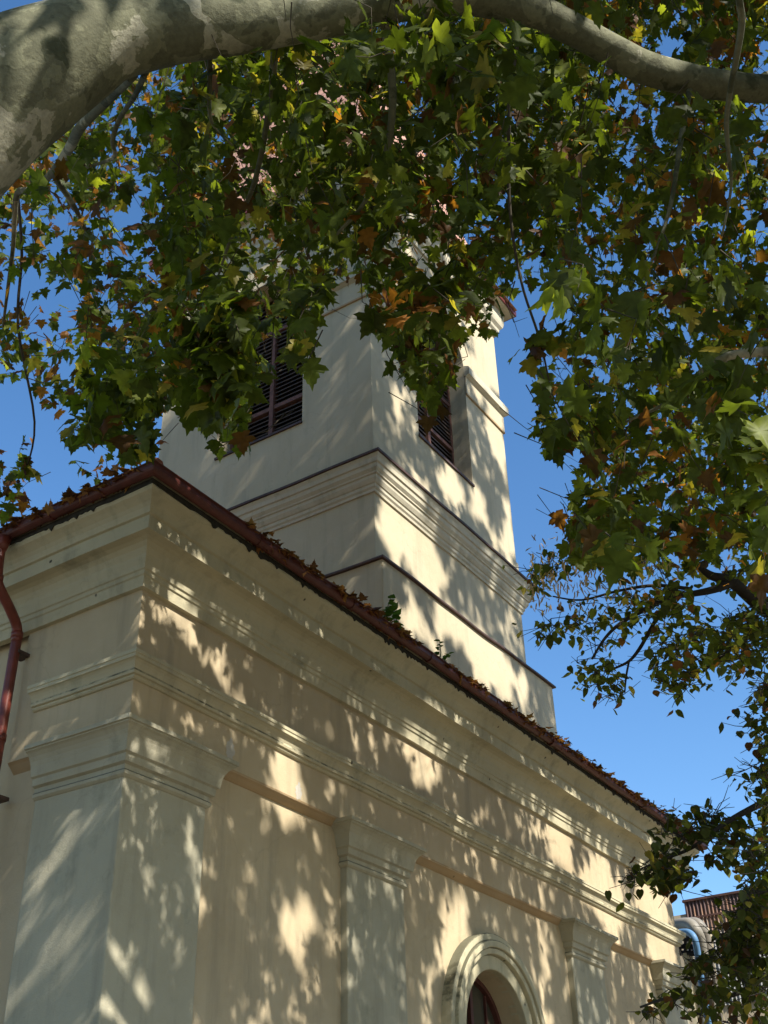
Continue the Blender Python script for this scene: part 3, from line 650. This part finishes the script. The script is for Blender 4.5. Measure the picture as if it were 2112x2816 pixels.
def region(poly, dens, d0, d1, size, pal, nl=(5, 9), thin=None, key='hi', ln=.55, boost_edge=False):
    """dens: leaves per 10000 px of the photograph"""
    size *= .85; dens *= 1.32
    poly = [(a*K_, b*K_) for a, b in poly]; xs = [a for a, b in poly]; ys = [b for a, b in poly]
    A = (max(xs)-min(xs))*(max(ys)-min(ys)); n = int(A*dens/1e4/((nl[0]+nl[1])/2))
    px = RNG.uniform(min(xs), max(xs), n); py = RNG.uniform(min(ys), max(ys), n); k = inpoly(px, py, poly)
    if thin is not None: k &= noise2(px, py, thin[0], thin[2])+.35*noise2(px, py, thin[0]*.4, thin[2]+1) > thin[1]
    for a, b in zip(px[k], py[k]):
        d = RNG.uniform(d0, d1); tip = at(a, b, d)
        P, sz, Y, nr, c = shoot(tip, size, RNG.integers(nl[0], nl[1]+1), pal, ln*RNG.uniform(.6, 1.3), twig=(RNG.random() < .75))
        q = ok_view(P-np.array([0, 0, 1])*(size*.55)) & ~(open_at(*(P.T)) & (RNG.random(len(P)) < .95))
        if q.any(): put(key, (P[q], sz[q], Y[q], nr[q], c[q]))
        if RNG.random() < .012: balls.append(tip-np.array([0,0,.06]))
G1 = (.84,.10,.05,.01); GR = (.68,.14,.14,.04); RU = (.46,.14,.32,.08)
LEFT = [(-40,330),(200,200),(480,140),(470,420),(440,700),(410,920),(300,1015),(215,1045),(170,1030),(150,970),(60,1040),(0,1110),(-40,1110)]
CENT = [(380,140),(700,60),(1000,40),(1300,120),(1240,640),(1120,620),(1085,660),(1045,735),(985,790),(945,860),(925,915),(880,865),(845,780),(800,700),(770,585),(720,625),(695,690),(662,745),(640,840),(600,790),(555,860),(535,955),(500,985),(440,985),(415,900),(380,880),(360,600)]
RIGH = [(1180,-20),(1680,-20),(1680,1260),(1420,1255),(1225,1205),(1215,1130),(1270,1010),(1185,1010),(1150,905),(1190,820),(1240,690),(1215,640),(1150,500)]
FAR = (.50,.32,.10,.08); FARR = (.48,.30,.12,.10)  # extra yellow in the far mixes paints in sunlit foliage
region(LEFT, 21, 12, 17, .17, RU, thin=(120, .50, 3), ln=.8)
region(LEFT, 9, 8.5, 12, .18, GR, thin=(110, .66, 8), ln=.7)
region([(120,300),(480,140),(480,560),(420,880),(300,1000),(200,980),(150,600)], 14, 9, 13, .18, GR, thin=(110, .58, 30), ln=.8)
region([(-40,260),(400,160),(560,120),(560,520),(-40,560)], 12, 13, 18, .18, FAR, thin=(100, .55, 33), ln=.9)
region(CENT, 20, 13, 18, .18, FAR, thin=(120, .36, 36), ln=.8)
region(CENT, 19, 9, 13, .185, GR, thin=(110, .38, 39), ln=.8)
region(CENT, 8, 6.8, 9.2, .18, G1, thin=(120, .46, 12), ln=.6)
region([(450,640),(560,640),(535,955),(500,985),(440,985),(415,850)], 16, 6.8, 7.6, .22, G1, ln=.3)
region([(625,560),(700,560),(690,690),(662,745),(640,840),(622,780)], 16, 6.8, 7.6, .215, G1, ln=.3)
region([(790,640),(960,600),(985,790),(925,915),(880,865),(845,780)], 24, 7.2, 8.6, .185, (.68,.06,.22,.04), ln=.3)
region([(150,860),(420,780),(410,900),(340,960),(300,1015),(215,1045),(170,1030)], 18, 7.4, 9, .20, G1, ln=.35)
region([(500,60),(1150,60),(1150,480),(1000,520),(820,520),(560,480)], 24, 8, 12, .165, GR, thin=(90, .25, 44), ln=.5)
region([(560,80),(1050,80),(1000,420),(560,400)], 18, 15, 19, .17, FAR, ln=.6)
region([(380,-20),(1680,-20),(1680,160),(1250,120),(900,60)], 14, 9, 15, .18, FAR, thin=(110, .40, 15), ln=.7)
region([(560,40),(1240,60),(1240,110),(1000,200),(640,130)], 12, 5.8, 6.8, .19, G1, thin=(110,.45,17), ln=.4)
region(RIGH, 36, 11.5, 17, .16, FARR, thin=(110, .30, 21), ln=.8)
region(RIGH, 15, 8, 11.5, .165, GR, thin=(120, .42, 24), ln=.7)
region(RIGH, 4, 6, 8, .18, G1, thin=(120, .66, 25), ln=.6)
region([(1240,640),(1680,560),(1680,1250),(1420,1255),(1225,1205),(1270,1010),(1250,850)], 5, 5.2, 6.6, .19, G1, thin=(130,.66,28), ln=.45)
region([(1150,900),(1300,840),(1330,1250),(1225,1205),(1215,1130),(1270,1010),(1185,1010)], 16, 8, 10, .18, GR, ln=.4)
region([(1100,640),(1160,640),(1260,730),(1180,760),(1120,780)], 12, 7.6, 8.4, .18, RU, ln=.35)
# hanging twig over the sky gap right of the tower
branch('branch', [(1440,30,7.6,6),(1405,250,7.6,6),(1400,540,7.6,5),(1430,760,7.6,4),(1480,920,7.65,4),(1500,1000,7.65,3),(1512,1060,7.7,2)], M_TWIG, plane, n=6)
branch('branch', [(48,530,11,5),(60,700,12.4,4),(50,900,12.5,4),(95,1160,12.6,3),(70,1300,12.7,2)], M_TWIG, plane, n=6)
for a, b, d in ((1440,985,7.6),(1465,1010,7.65),(1520,960,7.7),(1580,960,7.7),(1452,1000,7.6),(70,1285,12.6),(40,1345,12.8),(90,1330,12.6),(60,1390,12.7),(25,1375,12.9),(20,1420,12.9)):
    P, sz, Y, nr, c = shoot(at(a, b-20, d), .19, 3, RU, .12, twig=False); put('hi', (P, sz, Y, nr, c))
for b, n in (('hi', PLANE),):
    Q = [np.concatenate([t[i] for t in bufs[b]]) for i in range(5)]
    parts.append(leaves(*Q, n)); NVIEW = len(Q[0])
M_LEAF = leaf_mats('plane_leaf')
leaf_mesh('crown', parts, M_LEAF, plane, twigs, M_TWIG)
bm_ = None
for p in balls[:95]:
    if bm_ is None:
        q = MB(); nn, kk = 10, 7; V = [(0,0,1)]
        for i in range(1, kk):
            for j in range(nn):
                a = math.pi*i/kk; g = 2*math.pi*j/nn; rr_ = 1+.10*((i+j) % 2); V.append((rr_*math.sin(a)*math.cos(g), rr_*math.sin(a)*math.sin(g), rr_*math.cos(a)))
        V.append((0,0,-1)); F = [(0,1+j,1+(j+1) % nn) for j in range(nn)]
        for i in range(kk-2):
            for j in range(nn): F.append((1+i*nn+j, 1+(i+1)*nn+j, 1+(i+1)*nn+(j+1) % nn, 1+i*nn+(j+1) % nn))
        e = len(V)-1; F += [(e, 1+(kk-2)*nn+(j+1) % nn, 1+(kk-2)*nn+j) for j in range(nn)]
        bm_ = bpy.data.meshes.new('seed_ball'); bm_.from_pydata((np.array(V)*.028*S).tolist(), [], F); bm_.materials.append(plain('seed_ball_brown', (.035,.028,.014), rough=.9))
    o = bpy.data.objects.new('seed_ball', bm_); COL.objects.link(o); o.parent = plane; o.location = ((p-BASE[plane.name])*S).tolist()
# upper crown on the sunny side (above and behind the viewer): same leaves, simpler outline, placed to shade walls and ground
VP = np.concatenate([t[0] for t in bufs['hi']]); VSZ = np.concatenate([t[1] for t in bufs['hi']])
GX0, GZ0, GC = -14.0, -14.0, .30
TAU = np.zeros((110, 140))
_gx = ((VP[:, 0]-VP[:, 1]/3.2-GX0)/GC).astype(int); _gz = ((VP[:, 2]+VP[:, 1]*.9375-GZ0)/GC).astype(int)
_in = (_gx >= 0) & (_gx < 110) & (_gz >= 0) & (_gz < 140)
np.add.at(TAU, (_gx[_in], _gz[_in]), .33*VSZ[_in]**2/(GC*GC)*1.25)
def shade(n, x0, x1, z0, z1, thr, lowest=.8, seed=41):
    xs = RNG.uniform(x0, x1, n); zs = RNG.uniform(z0, z1, n)
    dens = .6*noise2(xs, zs*.6, .75, seed)+.4*noise2(xs, zs*.6, .28, seed+1); k = dens > thr
    tv = TAU[np.clip(((xs-GX0)/GC).astype(int), 0, 109), np.clip(((zs-GZ0)/GC).astype(int), 0, 139)]
    k &= RNG.random(n) > tv/1.7; xs = xs[k]; zs = zs[k]
    out = np.zeros((len(xs), 3)); done = np.zeros(len(xs), bool)
    for _ in range(10):                                       # somewhere along the sun's path, but out of the picture
        y = RNG.uniform(-16 if z0 > 0 else -12, -2.6, len(xs)); P = np.stack([xs+y/3.2, y, zs-y*.9375], 1)
        px, py, z = proj(P); g = ~in_frame(px, py, z, 120) & (P[:, 2] > lowest) & ~done
        g &= (np.linalg.norm(P-CAMC, axis=1) > 3.5)
        out[g] = P[g]; done |= g
    out = out[done]; return out[~open_at(*out.T)]
SH = np.vstack([shade(17000, -1.5, 13.5, -4.5, 3.2, .27), shade(2500, -1.5, 4.5, -4.5, 2.0, .30, seed=61), shade(19000, 4.5, 13.5, 3.2, 16.5, .33), shade(8000, 3.2, 6.5, 4.0, 17, .30, seed=71),
                shade(9000, -12, 14, -13, -4.5, .30)])
nx_ = 22000                                              # unseen leaves added left and behind the viewer, only to block sky light
PX = np.stack([RNG.uniform(-17, 4, nx_), RNG.uniform(-15, 13, nx_), 5+RNG.beta(1.1, 1.5, nx_)*14], 1)
PX = PX[noise2(PX[:, 0]+30, PX[:, 1]+30, 1.3, 55) > .30]
qx, qy, qz = proj(PX); PX = PX[~in_frame(qx, qy, qz, 160) & (np.linalg.norm(PX-CAMC, axis=1) > 4) & ~((PX[:, 0] > -1.5) & (PX[:, 1] > -1.2))]
PX = PX[~open_at(*PX.T)]
NSH = len(SH); SH = np.vstack([SH, PX]); ns = len(SH)
SSZ = np.where(np.arange(ns) < NSH, .22, .33)*RNG.uniform(.7, 1.25, ns)
sd = RNG.normal(0, 1, (ns, 3)); sd /= np.linalg.norm(sd, axis=1)[:, None]
leaf_mesh('crown', [leaves(SH, SSZ, sd*.6+np.array([0,0,-.8]), UPV*.8+sd*.8, cols(ns, *GR), PLANE_LO)], M_LEAF, plane)

# ------------------------------------------------------------------ linden
lin = tag(empty('linden_tree', (6.5, -8.5, GZ)), 'linden tree with small round dark leaves reaching in at the right edge', 'tree')
lt = [np.array([6.5,-8.5,GZ]), np.array([6.45,-8.4,-2.5]), at(2700,2200,11.2), at(2450,1800,10.8), at(2250,1740,10.5)]
b_ = MB(); tp = spline(lt, 6); b_.tube(tp, list(np.linspace(.38,.11,len(tp))), n=16); b_.build('trunk', M_LBARK, lin, smooth=True)
def lb(pix): branch('branch', pix, M_LBARK, lin, n=8)
lb([(2250,1740,10.5,24),(2112,1680,10.4,20),(2014,1602,10.3,16),(1958,1584,10.3,12),(1924,1560,10.3,7)])
lb([(2014,1602,10.3,14),(1960,1622,10.2,11),(1898,1634,10.2,9),(1838,1642,10.1,8),(1790,1668,10,7),(1743,1692,10,6),(1696,1722,9.9,5),(1660,1760,9.9,4),(1628,1812,9.8,3)])
lb([(1842,1640,10.1,7),(1815,1685,10,6),(1786,1735,10,5),(1760,1782,9.9,5),(1730,1818,9.9,4),(1690,1838,9.8,3)])
lb([(1730,1818,9.9,3),(1722,1860,9.9,3),(1718,1905,9.8,2)])
lb([(1900,1620,10.2,6),(1800,1610,10.2,5),(1700,1625,10.1,4),(1600,1650,10.1,3),(1520,1640,10.1,2)])
lb([(2450,1800,10.8,24),(2300,1800,10.5,20),(2112,1738,10.4,14),(2066,1745,10.3,10),(1990,1800,10.2,5),(1930,1850,10.2,3)])
lb([(2620,2150,11.1,13),(2450,2080,10.3,11),(2300,2100,9.6,10),(2112,2200,9.4,10),(2000,2260,9.3,7),(1905,2330,9.2,5),(1820,2365,9.2,3),(1760,2390,9.2,2)])
lb([(2620,2150,11.1,13),(2450,2080,10.3,11),(2300,2400,9.2,9),(2180,2560,9,8),(2090,2690,8.9,8),(2000,2740,8.9,6),(1860,2740,8.8,4),(1760,2770,8.8,3)])
lb([(2620,2150,11.1,13),(2450,2080,10.3,11),(2280,2060,9.5,9),(2190,2150,9.4,7),(2160,2400,9.3,5),(2180,2620,9.2,3)])
lparts = {}
def lregion(poly, dens, d0, d1, size, thin=None, pal=(.74,.18,.06,.02), native=True):
    xs = [a for a, b in poly]; ys = [b for a, b in poly]; A = (max(xs)-min(xs))*(max(ys)-min(ys)); n = int(A*dens*2.7/1e4/7)
    px = RNG.uniform(min(xs), max(xs), n); py = RNG.uniform(min(ys), max(ys), n); k = inpoly(px, py, poly)
    if thin is not None: k &= noise2(px, py, thin[0], thin[2])+.35*noise2(px, py, thin[0]*.4, thin[2]+1) > thin[1]
    for a, b in zip(px[k], py[k]):
        tip = at(a, b, RNG.uniform(d0, d1)); m = RNG.integers(5, 10)
        P = tip+RNG.normal(0, .085, (m, 3))*np.array([1.3,1.3,.8]); sd = RNG.normal(0, 1, (m, 3)); sd[:, 2] *= .4
        qx, qy, qz = proj(P); q = inpoly(qx, qy, poly) | (RNG.random(m) < .25)
        if not q.any(): continue
        m = q.sum(); lparts.setdefault('a', []).append((P[q], size*.84*RNG.uniform(.6, 1.3, m), sd[q]*.6+np.array([0,0,-.75]), UPV*.9+sd[q]*.6, cols(m, *pal)*np.array([1.5,1.45,1.7])*(1 if d0 > 9 else .5)))  # nearer groups get halved leaf colour, shade painted into the dark silhouettes
        if RNG.random() < .7:
            for e in P[:4]: ltw.tube([tip, (tip+e)/2+RNG.normal(0,.012,3), e], [.004,.003,.002], n=4, cap=False)
ltw = MB()
lregion([(1455,1560),(1600,1520),(1800,1560),(2130,1560),(2130,1870),(2050,1850),(1990,1860),(1960,1830),(1900,1830),(1860,1930),(1790,1880),(1770,1790),(1640,1790),(1580,1760),(1500,1770),(1450,1710)], 42, 9.2, 11.2, .085, thin=(80,.60,50))
lregion([(1780,1770),(1900,1740),(1935,1830),(1870,1920),(1830,1915),(1790,1860)], 60, 9.4, 10.2, .085)
lregion([(1990,1700),(2130,1640),(2130,1860),(2060,1860),(2000,1820)], 60, 9.4, 10.8, .085)
lregion([(1460,1700),(1530,1690),(1550,1770),(1480,1770)], 50, 9.6, 10.2, .08)
lregion([(1560,1820),(1690,1800),(1750,1900),(1700,1920),(1620,1880),(1570,1900)], 40, 9.6, 10.2, .085)
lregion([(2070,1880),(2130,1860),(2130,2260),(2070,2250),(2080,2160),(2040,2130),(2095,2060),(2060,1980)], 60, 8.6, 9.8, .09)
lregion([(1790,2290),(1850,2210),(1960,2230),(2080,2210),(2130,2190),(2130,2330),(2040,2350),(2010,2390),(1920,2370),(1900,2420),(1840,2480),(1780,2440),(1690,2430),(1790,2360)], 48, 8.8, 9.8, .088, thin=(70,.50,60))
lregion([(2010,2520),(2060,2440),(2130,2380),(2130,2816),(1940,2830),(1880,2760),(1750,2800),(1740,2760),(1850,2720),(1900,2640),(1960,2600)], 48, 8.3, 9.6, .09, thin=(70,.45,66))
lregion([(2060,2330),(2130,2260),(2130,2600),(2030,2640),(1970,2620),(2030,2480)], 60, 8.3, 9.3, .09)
# pale seed bracts at the twig ends
nb = 420; bp_ = []
ang = RNG.uniform(0, 1, nb)
bx_, by_ = 1455+RNG.beta(1, 1.6, nb)*420, 1530+RNG.normal(60, 55, nb)
BP = np.array([at(a, b, d) for a, b, d in zip(bx_, by_, RNG.uniform(9.4, 10.6, nb))])
sd = RNG.normal(0, 1, (nb, 3))
BR = np.array([(0,0),(.09,.2),(.10,.7),(0,1.0),(-.10,.7),(-.09,.2)])
BRL = leaves(BP, np.full(nb, .075), sd*.5+np.array([0,0,-1]), sd+UPV*.3, np.tile((.42,.30,.21), (nb, 1))*RNG.uniform(.7,1.2,(nb,1)), BR)

Q = [np.concatenate([t[i] for t in lparts['a']]) for i in range(5)]
leaf_mesh('crown', [leaves(*Q, LIND, fold=.1, curl=.15), BRL], leaf_mats('linden_leaf', .35), lin, ltw, M_LBARK)
# ------------------------------------------------------------------ fallen leaves and weeds on the gutter
n = 2600
xg = np.where(RNG.random(n) < .75, RNG.uniform(.3, 12.6, n), -.5+RNG.normal(0, .03, n)); left = xg < 0
cl = noise2(xg*1.0, xg*0, .5, 77); kk = (cl > .35) | left; xg = xg[kk]; left = left[kk]; n = len(xg)
yg = np.where(left, RNG.uniform(-.4, 4.5, n), -.522+RNG.normal(0, .045, n)); xg = np.where(left, -.522+RNG.normal(0, .045, n), xg)
zg = 2.045+RNG.random(n)**2*.075
sd = RNG.normal(0, 1, (n, 3)); litc = np.array([(.20,.085,.03),(.12,.05,.022),(.26,.13,.05),(.075,.035,.02)])[RNG.integers(4, size=n)]
lo = leaf_mesh('leaf_litter', [leaves(np.stack([xg, yg, zg], 1), .085*RNG.uniform(.5, 1.4, n), sd*np.array([1,1,.35]), UPV*.9+sd*.5, litc, PLANE, fold=.6, curl=.9)], leaf_mats('dry_leaf', .25, .7), None)
tag(lo, 'dry brown leaves lying in the red gutter', 'fallen leaves', kind='stuff')
def weed(pos, h, nl, size, label):
    r = tag(empty('weed', tuple(pos)), label, 'plant', 'weeds growing out of the gutter')
    st = MB(); Pp = []; 
    for j in range(2):
        e = np.array(pos)+np.array([RNG.normal(0,.10), RNG.normal(0,.04), h*(1-.3*j)]); mid = (np.array(pos)+e)/2+RNG.normal(0,.02,3); st.tube([pos, mid, e], [.008,.006,.003], n=5)
        for t in np.linspace(.35, 1, nl//2): Pp.append(np.array(pos)*(1-t)+e*t)
    Pp = np.array(Pp); m = len(Pp); s2 = RNG.normal(0, 1, (m, 3)); s2[:, 2] = np.abs(s2[:, 2])*.2-.1
    leaf_mesh('leaves', [leaves(Pp, size*RNG.uniform(.7, 1.2, m), s2, UPV+s2*.4, np.tile((.05,.09,.02), (m, 1))*RNG.uniform(.7,1.3,(m,1)), LIND)], M_LEAF, r)
    st.build('stem', plain('weed_stem', (.07,.10,.03)), r)
weed((3.05,-.52,2.04), .40, 14, .085, 'taller green weed sprouting from the gutter below the tower')
weed((3.45,-.52,2.04), .34, 10, .095, 'weed with narrow leaves in the gutter before the tower plinth corner')
weed((4.25,-.52,2.04), .30, 18, .065, 'bushy bright green weed in the gutter before the sunlit tower plinth')
print('leaves', NVIEW, 'shade', ns, 'linden', len(Q[0]))
